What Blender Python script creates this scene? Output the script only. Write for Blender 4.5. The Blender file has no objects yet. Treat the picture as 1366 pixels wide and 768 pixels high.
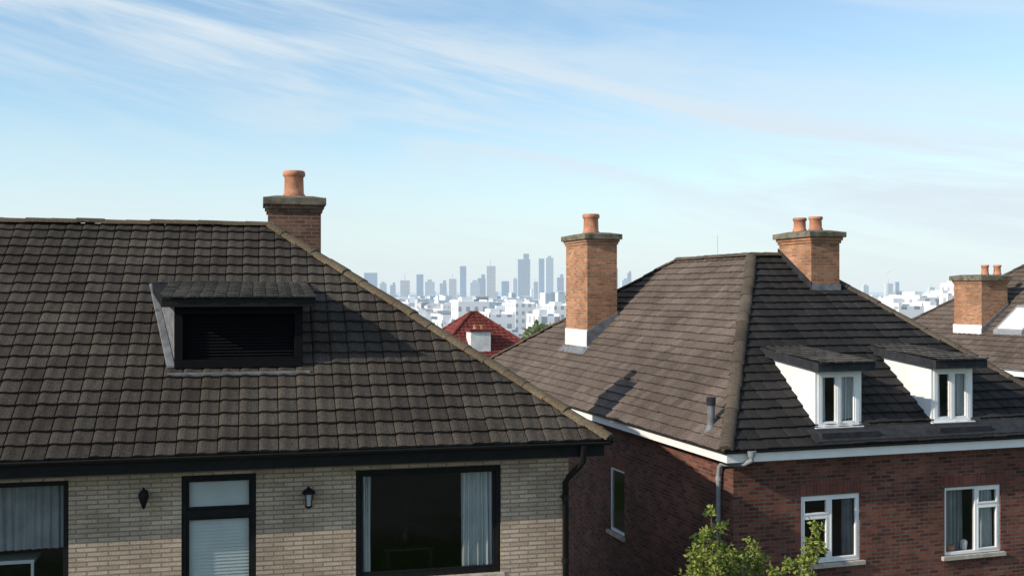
import bpy, bmesh, math, random
from mathutils import Vector, Matrix, noise
random.seed(7)
H = 8.0
scene = bpy.context.scene
scene.view_settings.view_transform = 'Standard'
scene.view_settings.look = 'None'
scene.view_settings.exposure = 0

# ------------------------------------------------------------ materials
def new_mat(name):
    m = bpy.data.materials.new(name); m.use_nodes = True
    nt = m.node_tree
    b = nt.nodes['Principled BSDF']
    return m, nt, b
def N(nt, t, **kw):
    n = nt.nodes.new(t)
    for k, v in kw.items():
        setattr(n, k, v)
    return n
def val(sock, v): sock.default_value = v
def c4(c, k=1.0): return (c[0]*k, c[1]*k, c[2]*k, 1)
def mathn(nt, op, a, b=None, c=None, clamp=False):
    n = nt.nodes.new('ShaderNodeMath'); n.operation = op; n.use_clamp = clamp
    for i, s in enumerate((a, b, c)):
        if s is None: continue
        if isinstance(s, (int, float)): n.inputs[i].default_value = s
        else: nt.links.new(s, n.inputs[i])
    return n.outputs[0]
def mixc(nt, f, a, b, blend='MIX'):
    n = nt.nodes.new('ShaderNodeMix'); n.data_type = 'RGBA'; n.blend_type = blend
    if isinstance(f, (int, float)): n.inputs[0].default_value = f
    else: nt.links.new(f, n.inputs[0])
    for idx, s in ((6, a), (7, b)):
        if isinstance(s, tuple): n.inputs[idx].default_value = s
        else: nt.links.new(s, n.inputs[idx])
    return n.outputs[2]
def noise_n(nt, vec, scale, detail=4, rough=.55, dist=0):
    n = nt.nodes.new('ShaderNodeTexNoise')
    n.inputs['Scale'].default_value = scale; n.inputs['Detail'].default_value = detail
    n.inputs['Roughness'].default_value = rough; n.inputs['Distortion'].default_value = dist
    if vec is not None: nt.links.new(vec, n.inputs['Vector'])
    return n.outputs[0]
def maprange(nt, v, a, b, c=0., d=1., smooth=True):
    n = nt.nodes.new('ShaderNodeMapRange')
    n.interpolation_type = 'SMOOTHSTEP' if smooth else 'LINEAR'
    nt.links.new(v, n.inputs[0])
    for i, x in enumerate((a, b, c, d)): n.inputs[i+1].default_value = x
    return n.outputs[0]
def bump(nt, h, bsdf, strength, dist):
    n = nt.nodes.new('ShaderNodeBump'); n.inputs['Strength'].default_value = strength
    n.inputs['Distance'].default_value = dist
    nt.links.new(h, n.inputs['Height']); nt.links.new(n.outputs[0], bsdf.inputs['Normal'])

def mat_simple(name, col, rough=.6, var=.2, scale=6, bs=.1, bd=.005, metal=0, spec=.5):
    m, nt, b = new_mat(name)
    tc = N(nt, 'ShaderNodeTexCoord').outputs['Object']
    n1 = noise_n(nt, tc, scale, 6, .6)
    f = maprange(nt, n1, .3, .7)
    nt.links.new(mixc(nt, f, c4(col, 1-var), c4(col, 1+var)), b.inputs['Base Color'])
    val(b.inputs['Roughness'], rough); val(b.inputs['Metallic'], metal); val(b.inputs['Specular IOR Level'], spec)
    if bs: bump(nt, noise_n(nt, tc, scale*8, 4), b, bs, bd)
    return m

def mat_tile(name, c1, c2, moss=(.10,.10,.06), mossamt=.4, grain=.5, k=1.0):
    m, nt, b = new_mat(name)
    tc = N(nt, 'ShaderNodeTexCoord').outputs['Object']
    at = N(nt, 'ShaderNodeAttribute', attribute_name='rnd')
    base = mixc(nt, at.outputs['Fac'], c4(c1,k), c4(c2,k))
    big = maprange(nt, noise_n(nt, tc, .55, 5, .6), .35, .68, .78, 1.18)
    base = mixc(nt, 1.0, base, big, 'MULTIPLY')
    fine = maprange(nt, noise_n(nt, tc, 42, 4, .75), .32, .68, 1-grain, 1+grain)
    base = mixc(nt, 1.0, base, fine, 'MULTIPLY')
    mo = maprange(nt, noise_n(nt, tc, 12, 6, .8), .53, .68, 0, mossamt)
    base = mixc(nt, mo, base, c4(moss,k))
    nt.links.new(base, b.inputs['Base Color'])
    val(b.inputs['Roughness'], .9); val(b.inputs['Specular IOR Level'], .2)
    bump(nt, noise_n(nt, tc, 60, 4, .7), b, .7, .012)
    return m

def mat_brick(name, c1, c2, mortar, bw=.225, bh=.075, ms=.010, stain=.35, bias=0.0):
    m, nt, b = new_mat(name)
    uv = N(nt, 'ShaderNodeTexCoord').outputs['UV']
    ob = N(nt, 'ShaderNodeTexCoord').outputs['Object']
    br = N(nt, 'ShaderNodeTexBrick')
    nt.links.new(uv, br.inputs['Vector'])
    val(br.inputs['Scale'], 1.0); val(br.inputs['Brick Width'], bw); val(br.inputs['Row Height'], bh)
    val(br.inputs['Mortar Size'], ms); val(br.inputs['Mortar Smooth'], .15); val(br.inputs['Bias'], bias)
    val(br.inputs['Color1'], c4(c1)); val(br.inputs['Color2'], c4(c2)); val(br.inputs['Mortar'], c4(mortar))
    st = maprange(nt, noise_n(nt, ob, .9, 6, .65), .3, .72, 1-stain, 1+stain*.6)
    fi = maprange(nt, noise_n(nt, ob, 38, 4, .7), .3, .7, .78, 1.22)
    col = mixc(nt, 1., br.outputs['Color'], st, 'MULTIPLY')
    col = mixc(nt, 1., col, fi, 'MULTIPLY')
    nt.links.new(col, b.inputs['Base Color'])
    val(b.inputs['Roughness'], .9); val(b.inputs['Specular IOR Level'], .25)
    h = mathn(nt, 'SUBTRACT', mathn(nt, 'MULTIPLY', noise_n(nt, ob, 60, 3), .35), br.outputs['Fac'])
    bump(nt, h, b, .8, .014)
    return m

def mat_glass(name, tint=(.95,.98,1), refl=.03, tr=.95):
    m = bpy.data.materials.new(name); m.use_nodes = True
    nt = m.node_tree; nt.nodes.clear()
    o = N(nt, 'ShaderNodeOutputMaterial')
    t = N(nt, 'ShaderNodeBsdfTransparent'); val(t.inputs[0], c4(tint, tr))
    g = N(nt, 'ShaderNodeBsdfGlossy'); val(g.inputs['Roughness'], .03); val(g.inputs['Color'], (1,1,1,1))
    lw = N(nt, 'ShaderNodeLayerWeight'); val(lw.inputs[0], .25)
    f = mathn(nt, 'ADD', mathn(nt, 'MULTIPLY', lw.outputs[0], .6), refl, clamp=True)
    tc = N(nt, 'ShaderNodeTexCoord').outputs['Object']
    bp = N(nt, 'ShaderNodeBump'); val(bp.inputs['Strength'], .08); val(bp.inputs['Distance'], .02)
    nt.links.new(noise_n(nt, tc, 1.7, 2), bp.inputs['Height']); nt.links.new(bp.outputs[0], g.inputs['Normal'])
    mx = N(nt, 'ShaderNodeMixShader')
    nt.links.new(f, mx.inputs[0]); nt.links.new(t.outputs[0], mx.inputs[1]); nt.links.new(g.outputs[0], mx.inputs[2])
    nt.links.new(mx.outputs[0], o.inputs[0])
    return m

M = {}
M['tileA'] = mat_tile('roof_tile_dark_brown', (.050,.040,.032), (.082,.067,.054), (.120,.103,.074), .45, .6, .86)
M['tileDormer'] = mat_tile('dormer_tile_grey', (.07,.062,.054), (.11,.098,.085), (.14,.13,.10), .5)
M['tileB'] = mat_tile('roof_tile_shaded', (.021,.0195,.019), (.038,.035,.034), (.05,.046,.040), .2, .5, .88)  # darker tile colour stands in for shade on house B's front slope
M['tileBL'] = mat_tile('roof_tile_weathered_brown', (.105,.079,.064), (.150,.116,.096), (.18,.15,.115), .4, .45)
M['tileRed'] = mat_tile('roof_tile_red', (.15,.035,.028), (.22,.055,.042), (.10,.045,.035), .4)
M['ridge'] = mat_tile('ridge_tile_mossy', (.098,.072,.045), (.150,.112,.072), (.12,.105,.045), .6)
M['ridgeB'] = mat_tile('ridge_tile_brown', (.070,.054,.040), (.112,.088,.064), (.10,.088,.05), .5)
M['ridgeDark'] = mat_tile('ridge_tile_grey', (.06,.050,.040), (.10,.085,.068), (.11,.10,.055), .5)
M['brickTan'] = mat_brick('brick_tan', (.40,.30,.218), (.53,.415,.32), (.25,.195,.145), .29, .068, .010, .25)
M['brickRed'] = mat_brick('brick_red', (.085,.028,.020), (.225,.076,.048), (.13,.105,.09), .225, .075, .011, .35)
M['brickSoldier'] = mat_brick('brick_soldier_course', (.14,.040,.027), (.22,.065,.042), (.12,.095,.08), .075, .3, .010, .3)
M['brickOrange'] = mat_brick('brick_orange', (.31,.125,.062), (.52,.24,.125), (.33,.26,.19), .225, .075, .011, .35)
M['brickBrown'] = mat_brick('brick_brown', (.12,.055,.036), (.22,.108,.070), (.20,.155,.12), .225, .075, .011, .35)
M['concrete'] = mat_simple('concrete_weathered', (.15,.130,.095), .9, .45, 5, .4, .01, spec=.2)
M['sill'] = mat_simple('sill_stone', (.42,.38,.32), .85, .25, 6, .2)
M['terracotta'] = mat_simple('terracotta', (.46,.20,.11), .8, .3, 5, .2)
M['black'] = mat_simple('black_painted_timber', (.008,.0078,.008), .6, .3, 8, .05, spec=.2)
M['louvre'] = mat_simple('black_louvre', (.005,.005,.006), .75, .2, 8, .05, spec=.12)
M['blackpipe'] = mat_simple('black_plastic', (.009,.009,.010), .4, .2, 8, 0, spec=.3)
M['white'] = mat_simple('white_paint', (.80,.79,.77), .5, .05, 2, .05)
M['whiteDirty'] = mat_simple('white_render', (.70,.68,.65), .85, .15, 3, .2)
M['lead'] = mat_simple('lead_flashing', (.15,.155,.165), .6, .3, 6, .2)
M['greyclad'] = mat_simple('slate_cladding', (.12,.122,.125), .8, .4, 9, .4)
M['leadDark'] = mat_simple('dark_felt', (.028,.029,.033), .8, .3, 6, .2, spec=.2)
M['pipeGrey'] = mat_simple('grey_pipe', (.26,.27,.29), .4, .1, 6, 0)
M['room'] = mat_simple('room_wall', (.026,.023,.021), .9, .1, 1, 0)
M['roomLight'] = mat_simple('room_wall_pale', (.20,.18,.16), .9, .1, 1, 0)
M['curtain'] = mat_simple('curtain_fabric', (.60,.62,.60), .9, .06, 3, .1)
M['net'] = mat_simple('net_curtain', (.30,.31,.31), .9, .15, 3, .1)
M['blind'] = mat_simple('blind_slats', (.66,.69,.64), .6, .05, 3, 0)
M['wood'] = mat_simple('dark_wood', (.022,.015,.010), .6, .3, 4, .1)
M['glass'] = mat_glass('window_glass')
M['glassDark'] = mat_glass('skylight_glass', (.5,.6,.7), .35)
M['lampglass'] = mat_simple('lantern_glass', (.35,.36,.36), .15, .1, 3, 0)

# ------------------------------------------------------------ mesh builder
class MB:
    def __init__(s): s.v=[]; s.f=[]; s.mi=[]; s.sm=[]; s.mats=[]; s.rnd=[]
    def m(s, key):
        if key not in s.mats: s.mats.append(key)
        return s.mats.index(key)
    def face(s, pts, mat, smooth=False, rnd=None):
        i=len(s.v); s.v += [tuple(p) for p in pts]; s.f.append(tuple(range(i,i+len(pts))))
        s.mi.append(s.m(mat)); s.sm.append(smooth); s.rnd.append(random.random() if rnd is None else rnd)
    def poly(s, verts, faces, mat, smooth=False, rnd=None):
        i=len(s.v); s.v += [tuple(p) for p in verts]
        r = random.random() if rnd is None else rnd
        for f in faces:
            s.f.append(tuple(i+k for k in f)); s.mi.append(s.m(mat)); s.sm.append(smooth); s.rnd.append(r)
    def hexa(s, b, t, mat):
        s.poly(list(b)+list(t), [(3,2,1,0),(4,5,6,7),(0,1,5,4),(1,2,6,5),(2,3,7,6),(3,0,4,7)], mat)
    def box(s,x0,x1,y0,y1,z0,z1,mat):
        s.hexa([(x0,y0,z0),(x1,y0,z0),(x1,y1,z0),(x0,y1,z0)],[(x0,y0,z1),(x1,y0,z1),(x1,y1,z1),(x0,y1,z1)],mat)
    def lathe(s, c, prof, mat, seg=20):
        vs=[];fs=[]
        for r,z in prof:
            for k in range(seg):
                a=2*math.pi*k/seg; vs.append((c[0]+r*math.cos(a),c[1]+r*math.sin(a),c[2]+z))
        for i in range(len(prof)-1):
            for k in range(seg):
                k2=(k+1)%seg; fs.append((i*seg+k,i*seg+k2,(i+1)*seg+k2,(i+1)*seg+k))
        s.poly(vs,fs,mat,True)
    def tube(s, pts, rad, mat, seg=10, caps=True):
        pts=[Vector(p) for p in pts]; n=len(pts)
        if isinstance(rad,(int,float)): rad=[rad]*n
        vs=[];fs=[]; ref=Vector((.31,.17,.93)).normalized()
        for i,p in enumerate(pts):
            t=(pts[min(i+1,n-1)]-pts[max(i-1,0)]).normalized()
            a=t.cross(ref)
            if a.length<1e-3: a=t.cross(Vector((1,0,0)))
            a.normalize(); b=t.cross(a)
            for k in range(seg):
                q=2*math.pi*k/seg; vs.append(p+rad[i]*(a*math.cos(q)+b*math.sin(q)))
        for i in range(n-1):
            for k in range(seg):
                k2=(k+1)%seg; fs.append((i*seg+k,i*seg+k2,(i+1)*seg+k2,(i+1)*seg+k))
        s.poly(vs,fs,mat,True)
        if caps:
            s.face(vs[:seg][::-1],mat); s.face(vs[-seg:],mat)
    def build(s, name, parent=None, bevel=0):
        me=bpy.data.meshes.new(name); me.from_pydata(s.v,[],s.f)
        for k in s.mats: me.materials.append(M[k])
        uv=me.uv_layers.new(name='UVMap')
        at=me.attributes.new('rnd','FLOAT','FACE')
        for i,p in enumerate(me.polygons):
            p.material_index=s.mi[i]; p.use_smooth=s.sm[i]; at.data[i].value=s.rnd[i]
        me.update()
        for p in me.polygons:
            n=p.normal
            if abs(n.z)>.75: tu=Vector((1,0,0)); tv=Vector((0,1,0))
            else:
                tu=Vector((-n.y,n.x,0)).normalized(); tv=Vector((0,0,1))
            for li in p.loop_indices:
                co=me.vertices[me.loops[li].vertex_index].co
                uv.data[li].uv=(co.dot(tu),co.dot(tv))
        ob=bpy.data.objects.new(name,me); scene.collection.objects.link(ob)
        if parent: ob.parent=parent
        if bevel:
            b=ob.modifiers.new('bevel','BEVEL'); b.width=bevel; b.segments=2; b.limit_method='ANGLE'
        return ob

def empty(name, loc, rot=0):
    e=bpy.data.objects.new(name,None); e.location=loc; e.rotation_euler=(0,0,rot)
    e.empty_display_size=.5; scene.collection.objects.link(e); return e

PROF_A=[(0,-.018),(.03,-.002),(.09,.009),(.22,.018),(.36,.017),(.50,.009),(.64,.003),(.80,.002),(.965,.0),(1,-.018)]
PROF_FLAT=[(0,-.014),(.04,.004),(.3,.010),(.6,.008),(.96,.002),(1,-.014)]
PROF_BL=[(0,-.008),(.06,.004),(.25,.013),(.5,.010),(.75,.003),(.96,.0),(1,-.008)]

def tile_slope(name, parent, mat, E0, E1, T1, T0, gw=.3, gh=.3, prof=PROF_A, lip=.036, jit=1.0):
    E0,E1,T1,T0=[Vector(p) for p in (E0,E1,T1,T0)]
    ex=(E1-E0).normalized(); d=T0-E0; ey=(d-ex*d.dot(ex)).normalized(); ez=ex.cross(ey)
    P=lambda p:(Vector((p-E0).dot(e) for e in (ex,ey)))
    w=(E1-E0).length; h=(T0-E0).dot(ey)
    bm=bmesh.new(); lay=bm.faces.layers.float.new('rnd')
    nr=int(math.ceil((h+.05)/gh)); nc=int(math.ceil((w+.1)/gw))
    xoff=-.05
    for r in range(nr):
        y0=-.06+r*gh
        rj=random.uniform(-.006,.006)*jit
        for c in range(nc):
            x0=xoff+c*gw
            rv=random.random(); dz=random.uniform(-.004,.006)*jit; dy=random.uniform(-.009,.009)*jit+rj
            tl=random.uniform(-.006,.006)*jit
            big=.018*noise.noise(Vector((x0*.5,y0*.5,w)))
            bot=[];top=[];low=[]
            for fx,z in prof:
                sx=.0025 if fx==0 else (-.0025 if fx==1 else 0)
                curve=-.009*(abs(fx-.5)*2)**3
                bot.append(bm.verts.new((x0+fx*gw+sx,y0+dy-curve,z+lip+.012+dz+tl*(fx-.5)+big)))
                top.append(bm.verts.new((x0+fx*gw+sx,y0+gh+.02,z+.006+dz*.3+big)))
                low.append(bm.verts.new((x0+fx*gw+sx,y0+dy-curve+.004,z-.004+big)))
            for i in range(len(prof)-1):
                f=bm.faces.new((bot[i],bot[i+1],top[i+1],top[i])); f[lay]=rv; f.smooth=False
                f=bm.faces.new((low[i],low[i+1],bot[i+1],bot[i])); f[lay]=rv*.6
    u=[bm.verts.new((x,y,-.03)) for x,y in ((-.1,-.02),(w+.1,-.02),(w+.1,h),(-.1,h))]
    f=bm.faces.new(u); f[lay]=0
    def cut(co,no):
        g=bm.verts[:]+bm.edges[:]+bm.faces[:]
        bmesh.ops.bisect_plane(bm,geom=g,plane_co=co,plane_no=no,clear_outer=True)
    t0=P(T0); t1=P(T1); e1=P(E1)
    cut(Vector((0,0,0)),Vector((-t0.y,t0.x,0)).normalized())
    v=t1-e1
    cut(Vector((e1.x,e1.y,0)),Vector((v.y,-v.x,0)).normalized())
    cut(Vector((0,h,0)),Vector((0,1,0)))
    mx=Matrix(((ex.x,ey.x,ez.x,E0.x),(ex.y,ey.y,ez.y,E0.y),(ex.z,ey.z,ez.z,E0.z),(0,0,0,1)))
    bm.transform(mx)
    me=bpy.data.meshes.new(name); bm.to_mesh(me); bm.free(); me.materials.append(M[mat])
    ob=bpy.data.objects.new(name,me); scene.collection.objects.link(ob); ob.parent=parent
    return ob

def ridge_caps(mb,p0,p1,mat,r=.13,ln=.42,lift=.0):
    p0=Vector(p0);p1=Vector(p1); d=p1-p0; L=d.length; d.normalize()
    side=d.cross(Vector((0,0,1))).normalized(); up=side.cross(d)
    n=max(1,int(round(L/ln))); s=L/n
    for i in range(n):
        a=p0+d*(i*s-.02); b=p0+d*((i+1)*s+.03)
        j=random.uniform(-.012,.012); ja=side*random.uniform(-.010,.010)
        vs=[];K=8
        for (q,rr) in ((a,r*1.07),(b,r*.96)):
            for k in range(K+1):
                an=math.pi*k/K
                vs.append(q+ja+side*math.cos(an)*rr+up*(math.sin(an)*rr*.62+lift-.02+j))
        fs=[(k,k+1,K+2+k,K+1+k) for k in range(K)]
        mb.poly(vs,[f[::-1] for f in fs],mat,True)
        mb.face([vs[k] for k in range(K+1)],mat)
        mb.face([vs[K+1+k] for k in range(K+1)][::-1],mat)

class Fr:
    def __init__(s,o,d,n): s.o=Vector(o);s.d=Vector(d);s.n=Vector(n)
    def p(s,a,b,z): return s.o+s.d*a+s.n*b+Vector((0,0,z))
    def box(s,mb,a0,a1,b0,b1,z0,z1,mat):
        mb.hexa([s.p(a0,b0,z0),s.p(a1,b0,z0),s.p(a1,b1,z0),s.p(a0,b1,z0)],[s.p(a0,b0,z1),s.p(a1,b0,z1),s.p(a1,b1,z1),s.p(a0,b1,z1)],mat)

def wall(mb,fr,a0,a1,z0,z1,ops,mat,rev=.12):
    xs=sorted({a0,a1}|{o[0] for o in ops}|{o[1] for o in ops}); zs=sorted({z0,z1}|{o[2] for o in ops}|{o[3] for o in ops})
    for i in range(len(xs)-1):
        for j in range(len(zs)-1):
            cx=(xs[i]+xs[i+1])/2; cz=(zs[j]+zs[j+1])/2
            if any(o[0]<cx<o[1] and o[2]<cz<o[3] for o in ops): continue
            mb.face([fr.p(xs[i],0,zs[j]),fr.p(xs[i+1],0,zs[j]),fr.p(xs[i+1],0,zs[j+1]),fr.p(xs[i],0,zs[j+1])],mat)
    for o in ops:
        x0,x1,y0,y1=o[:4]
        mb.face([fr.p(x0,0,y0),fr.p(x0,rev,y0),fr.p(x0,rev,y1),fr.p(x0,0,y1)][::-1],mat)
        mb.face([fr.p(x1,0,y0),fr.p(x1,rev,y0),fr.p(x1,rev,y1),fr.p(x1,0,y1)],mat)
        mb.face([fr.p(x0,0,y1),fr.p(x1,0,y1),fr.p(x1,rev,y1),fr.p(x0,rev,y1)],mat)
        mb.face([fr.p(x0,0,y0),fr.p(x1,0,y0),fr.p(x1,rev,y0),fr.p(x0,rev,y0)][::-1],mat)

def curtain(mb,fr,a0,a1,b,z0,z1,folds,mat='curtain',amp=.04):
    n=folds*8; vs=[]
    ph=random.random()*6
    for k in range(n+1):
        a=a0+(a1-a0)*k/n; w=math.sin(k/8*2*math.pi+ph)*amp+math.sin(k*.37)*amp*.4
        vs.append(fr.p(a+.01*math.sin(k*1.3),b+w*.8,z1)); vs.append(fr.p(a+.02*math.sin(k*.7+1),b+w*1.3,z0))
    mb.poly(vs,[(2*k+1,2*k+3,2*k+2,2*k) for k in range(n)],mat,True)

def room(mb,fr,a0,a1,z0,z1,depth=3.2,mat='room',b=.13):
    P=fr.p
    q=[[P(a0,depth,z0),P(a1,depth,z0),P(a1,depth,z1),P(a0,depth,z1)],[P(a0,b,z0),P(a0,depth,z0),P(a0,depth,z1),P(a0,b,z1)],
       [P(a1,b,z0),P(a1,depth,z0),P(a1,depth,z1),P(a1,b,z1)],[P(a0,b,z0),P(a1,b,z0),P(a1,depth,z0),P(a0,depth,z0)],
       [P(a0,b,z1),P(a1,b,z1),P(a1,depth,z1),P(a0,depth,z1)]]
    for f in q: mb.face(f,mat)

def frame(mb,fr,a0,a1,z0,z1,t,b0,b1,mat):
    fr.box(mb,a0,a1,b0,b1,z1-t,z1,mat); fr.box(mb,a0,a1,b0,b1,z0,z0+t,mat)
    fr.box(mb,a0,a0+t,b0,b1,z0+t,z1-t,mat); fr.box(mb,a1-t,a1,b0,b1,z0+t,z1-t,mat)

def hip_house(name,loc,rot,x0,x1,L2,tx0,tx1,ty0,ty1,ze,zt,ov,wallmat,tiles,ridge,fasc,gut,ops_front=(),ops_left=(),gw=.3,gh=.3,profs=None,fh=.22,base=-8.0,ridgeR=.13,gr=.065,tsz=None):
    root=empty(name,(loc[0],loc[1],H),rot)
    profs=profs or (PROF_A,PROF_A)
    tsz=tsz or (gw,gh)
    c=[(x0,0,ze),(x1,0,ze),(x1,L2,ze),(x0,L2,ze)]
    t=[(tx0,ty0,zt),(tx1,ty0,zt),(tx1,ty1,zt),(tx0,ty1,zt)]
    tile_slope('roof_tiles_front',root,tiles[0],c[0],c[1],t[1],t[0],gw,gh,profs[0])
    tile_slope('roof_tiles_right',root,tiles[0],c[1],c[2],t[2],t[1],gw,gh,profs[0])
    tile_slope('roof_tiles_back',root,tiles[0],c[2],c[3],t[3],t[2],gw,gh,profs[0])
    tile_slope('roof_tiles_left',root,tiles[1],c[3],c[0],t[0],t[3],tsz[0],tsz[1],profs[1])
    mb=MB()
    lift=.03
    for a,b in zip(c,t): ridge_caps(mb,a,b,ridge,ridgeR,.42,lift)
    for i in range(4):
        a,b=t[i],t[(i+1)%4]
        if (Vector(a)-Vector(b)).length>.3 and not (i==2 and ty0==ty1): ridge_caps(mb,a,b,ridge,ridgeR,.42,lift)
    if ty1>ty0: mb.face([(p[0],p[1],p[2]-.01) for p in t],'leadDark')
    mb.build('ridge_tiles',root)
    mb=MB(); e=.05; ft=.03
    mb.box(x0+e,x1-e,e,e+ft,ze-fh,ze-.01,fasc); mb.box(x0+e,x1-e,L2-e-ft,L2-e,ze-fh,ze-.01,fasc)
    mb.box(x0+e,x0+e+ft,e+ft,L2-e-ft,ze-fh,ze-.01,fasc); mb.box(x1-e-ft,x1-e,e+ft,L2-e-ft,ze-fh,ze-.01,fasc)
    s0=ze-fh+.012; q=e+ft
    mb.face([(x0+q,q,s0),(x1-q,q,s0),(x1-ov,ov,s0),(x0+ov,ov,s0)][::-1],fasc)
    mb.face([(x0+q,L2-q,s0),(x1-q,L2-q,s0),(x1-ov,L2-ov,s0),(x0+ov,L2-ov,s0)],fasc)
    mb.face([(x0+q,q,s0),(x0+ov,ov,s0),(x0+ov,L2-ov,s0),(x0+q,L2-q,s0)][::-1],fasc)
    mb.face([(x1-q,q,s0),(x1-ov,ov,s0),(x1-ov,L2-ov,s0),(x1-q,L2-q,s0)],fasc)
    mb.build('fascia_and_soffit',root)
    mb=MB(); r=gr
    def gutter(p,q,out):
        p=Vector(p);q=Vector(q);out=Vector(out); vs=[];K=8
        for base_ in (p,q):
            for k in range(K+1):
                an=math.pi*k/K
                vs.append(base_+out*(-math.cos(an)*r)+Vector((0,0,-math.sin(an)*r)))
            for k in range(K,-1,-1):
                an=math.pi*k/K
                vs.append(base_+out*(-math.cos(an)*(r-.008))+Vector((0,0,-math.sin(an)*(r-.008))))
        m_=2*(K+1)
        mb.poly(vs,[(k,(k+1)%m_,m_+(k+1)%m_,m_+k) for k in range(m_)],gut,True)
        mb.face(vs[:m_],gut); mb.face(vs[m_:],gut)
    g=ze-.03; o=r-e+.004
    gutter((x0-o,-o,g),(x1+o,-o,g),(0,-1,0)); gutter((x0-o,L2+o,g),(x0-o,-o,g),(-1,0,0)); gutter((x1+o,-o,g),(x1+o,L2+o,g),(1,0,0)); gutter((x1+o,L2+o,g),(x0-o,L2+o,g),(0,1,0))
    mb.build('gutters',root)
    mb=MB(); zt_=ze-.03
    F=Fr((x0+ov,ov,0),(1,0,0),(0,1,0)); W=x1-x0-2*ov; D=L2-2*ov
    Lf=Fr((x0+ov,L2-ov,0),(0,-1,0),(1,0,0)); R=Fr((x1-ov,ov,0),(0,1,0),(-1,0,0)); B=Fr((x1-ov,L2-ov,0),(-1,0,0),(0,-1,0))
    of=[(a-x0-ov,b-x0-ov,z0,z1) for a,b,z0,z1 in ops_front]
    ol=[(L2-ov-b,L2-ov-a,z0,z1) for a,b,z0,z1 in ops_left]
    wall(mb,F,0,W,base,zt_,of,wallmat); wall(mb,Lf,0,D,base,zt_,ol,wallmat); wall(mb,R,0,D,base,zt_,[],wallmat); wall(mb,B,0,W,base,zt_,[],wallmat)
    mb.build('walls',root)
    return root,F,Lf,of,ol

def pot(mb,x,y,z,h,r,mat='terracotta'):
    mb.lathe((x,y,z),[(r*1.12,0),(r*1.15,.06),(r*1.0,.09),(r*.95,h*.75),(r*1.02,h*.78),(r*1.12,h*.82),(r*1.14,h*.93),(r*1.04,h),(r*.82,h),(r*.8,h*.2)],mat,22)

def chimney(root,x0,x1,y0,y1,zb,zt,ch,brick,pots,cap='concrete',ovh=.09):
    mb=MB(); mb.box(x0,x1,y0,y1,zb,zt-.14,brick)
    mb.box(x0-.03,x1+.03,y0-.03,y1+.03,zt-.14,zt-.07,brick); mb.box(x0-.06,x1+.06,y0-.06,y1+.06,zt-.07,zt,brick)
    mb.build('chimney_stack',root)
    mb=MB(); mb.box(x0-ovh,x1+ovh,y0-ovh,y1+ovh,zt,zt+ch,cap)
    mb.hexa([(x0-ovh+.03,y0-ovh+.03,zt+ch),(x1+ovh-.03,y0-ovh+.03,zt+ch),(x1+ovh-.03,y1+ovh-.03,zt+ch),(x0-ovh+.03,y1+ovh-.03,zt+ch)],
            [(x0+.15,y0+.15,zt+ch+.05),(x1-.15,y0+.15,zt+ch+.05),(x1-.15,y1-.15,zt+ch+.05),(x0+.15,y1-.15,zt+ch+.05)],cap)
    mb.build('chimney_cap',root,.012)
    mb=MB()
    for (px,py,h,r) in pots: pot(mb,px,py,zt+ch+.03,h,r)
    mb.build('chimney_pots',root)

# ============================================================ HOUSE A
rotA=math.radians(13.5)
opsA=[(-3.86,-1.60,-4.40,-2.72),(-6.39,-5.33,-4.75,-2.70),(-10.3,-7.93,-4.60,-2.70)]
A,FA,_,ofA,_=hip_house('brick_house',(1.5,16.35),rotA,-17.5,0,10.2,-12.4,-5.1,5.1,5.1,-2.3,1.24,.5,'brickTan',('tileA','tileA'),'ridge','black','blackpipe',
    ops_front=opsA,gw=.285,gh=.285,fh=.27)
fr_=MB();gl=MB();it=MB();cu=MB()
a0,a1,z0,z1=ofA[0]
frame(fr_,FA,a0,a1,z0,z1,.075,.03,.11,'black')
frame(fr_,FA,a0+.075,a1-.075,z0+.075,z1-.075,.035,.045,.09,'black')
FA.box(fr_,a0-.05,a1+.05,-.06,.03,z0-.07,z0-.002,'sill')
gl.face([FA.p(a0+.08,.07,z0+.08),FA.p(a1-.08,.07,z0+.08),FA.p(a1-.08,.07,z1-.08),FA.p(a0+.08,.07,z1-.08)],'glass')
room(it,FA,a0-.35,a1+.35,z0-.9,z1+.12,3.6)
curtain(cu,FA,a0+.09,a0+.25,.19,z0-.3,z1+.05,4)
curtain(cu,FA,a1-.60,a1-.1,.20,z0-.3,z1+.05,7)
FA.box(it,a0+.6,a1-.8,1.6,2.4,z0+.02,z0+.06,'wood')
for a in (a0+.65,a1-.88): 
    for b in (1.65,2.3): FA.box(it,a,a+.06,b,b+.06,z0-.9,z0+.02,'wood')
it.lathe(FA.p(a0+1.0,1.9,z0+.06),[(0,0),(.07,0),(.1,.12),(.04,.22),(.06,.27)],'wood',12)
a0,a1,z0,z1=ofA[1]; zm=-3.27
frame(fr_,FA,a0,a1,z0,z1,.07,.02,.11,'black'); FA.box(fr_,a0+.07,a1-.07,.012,.11,zm-.06,zm+.06,'black')
frame(fr_,FA,a0+.07,a1-.07,zm+.06,z1-.07,.035,.035,.09,'black'); frame(fr_,FA,a0+.07,a1-.07,z0+.07,zm-.06,.035,.035,.09,'black')
FA.box(fr_,a0-.05,a1+.05,-.06,.02,z0-.07,z0-.002,'sill')
gl.face([FA.p(a0+.08,.06,z0+.08),FA.p(a1-.08,.06,z0+.08),FA.p(a1-.08,.06,z1-.08),FA.p(a0+.08,.06,z1-.08)],'glass')
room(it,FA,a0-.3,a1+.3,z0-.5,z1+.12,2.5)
z=z1-.05
while z>z0+.03:
    P=FA.p
    it.face([P(a0+.09,.112,z-.044),P(a1-.09,.112,z-.044),P(a1-.09,.134,z+.004),P(a0+.09,.134,z+.004)],'blind'); z-=.05
a0,a1,z0,z1=ofA[2]
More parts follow.
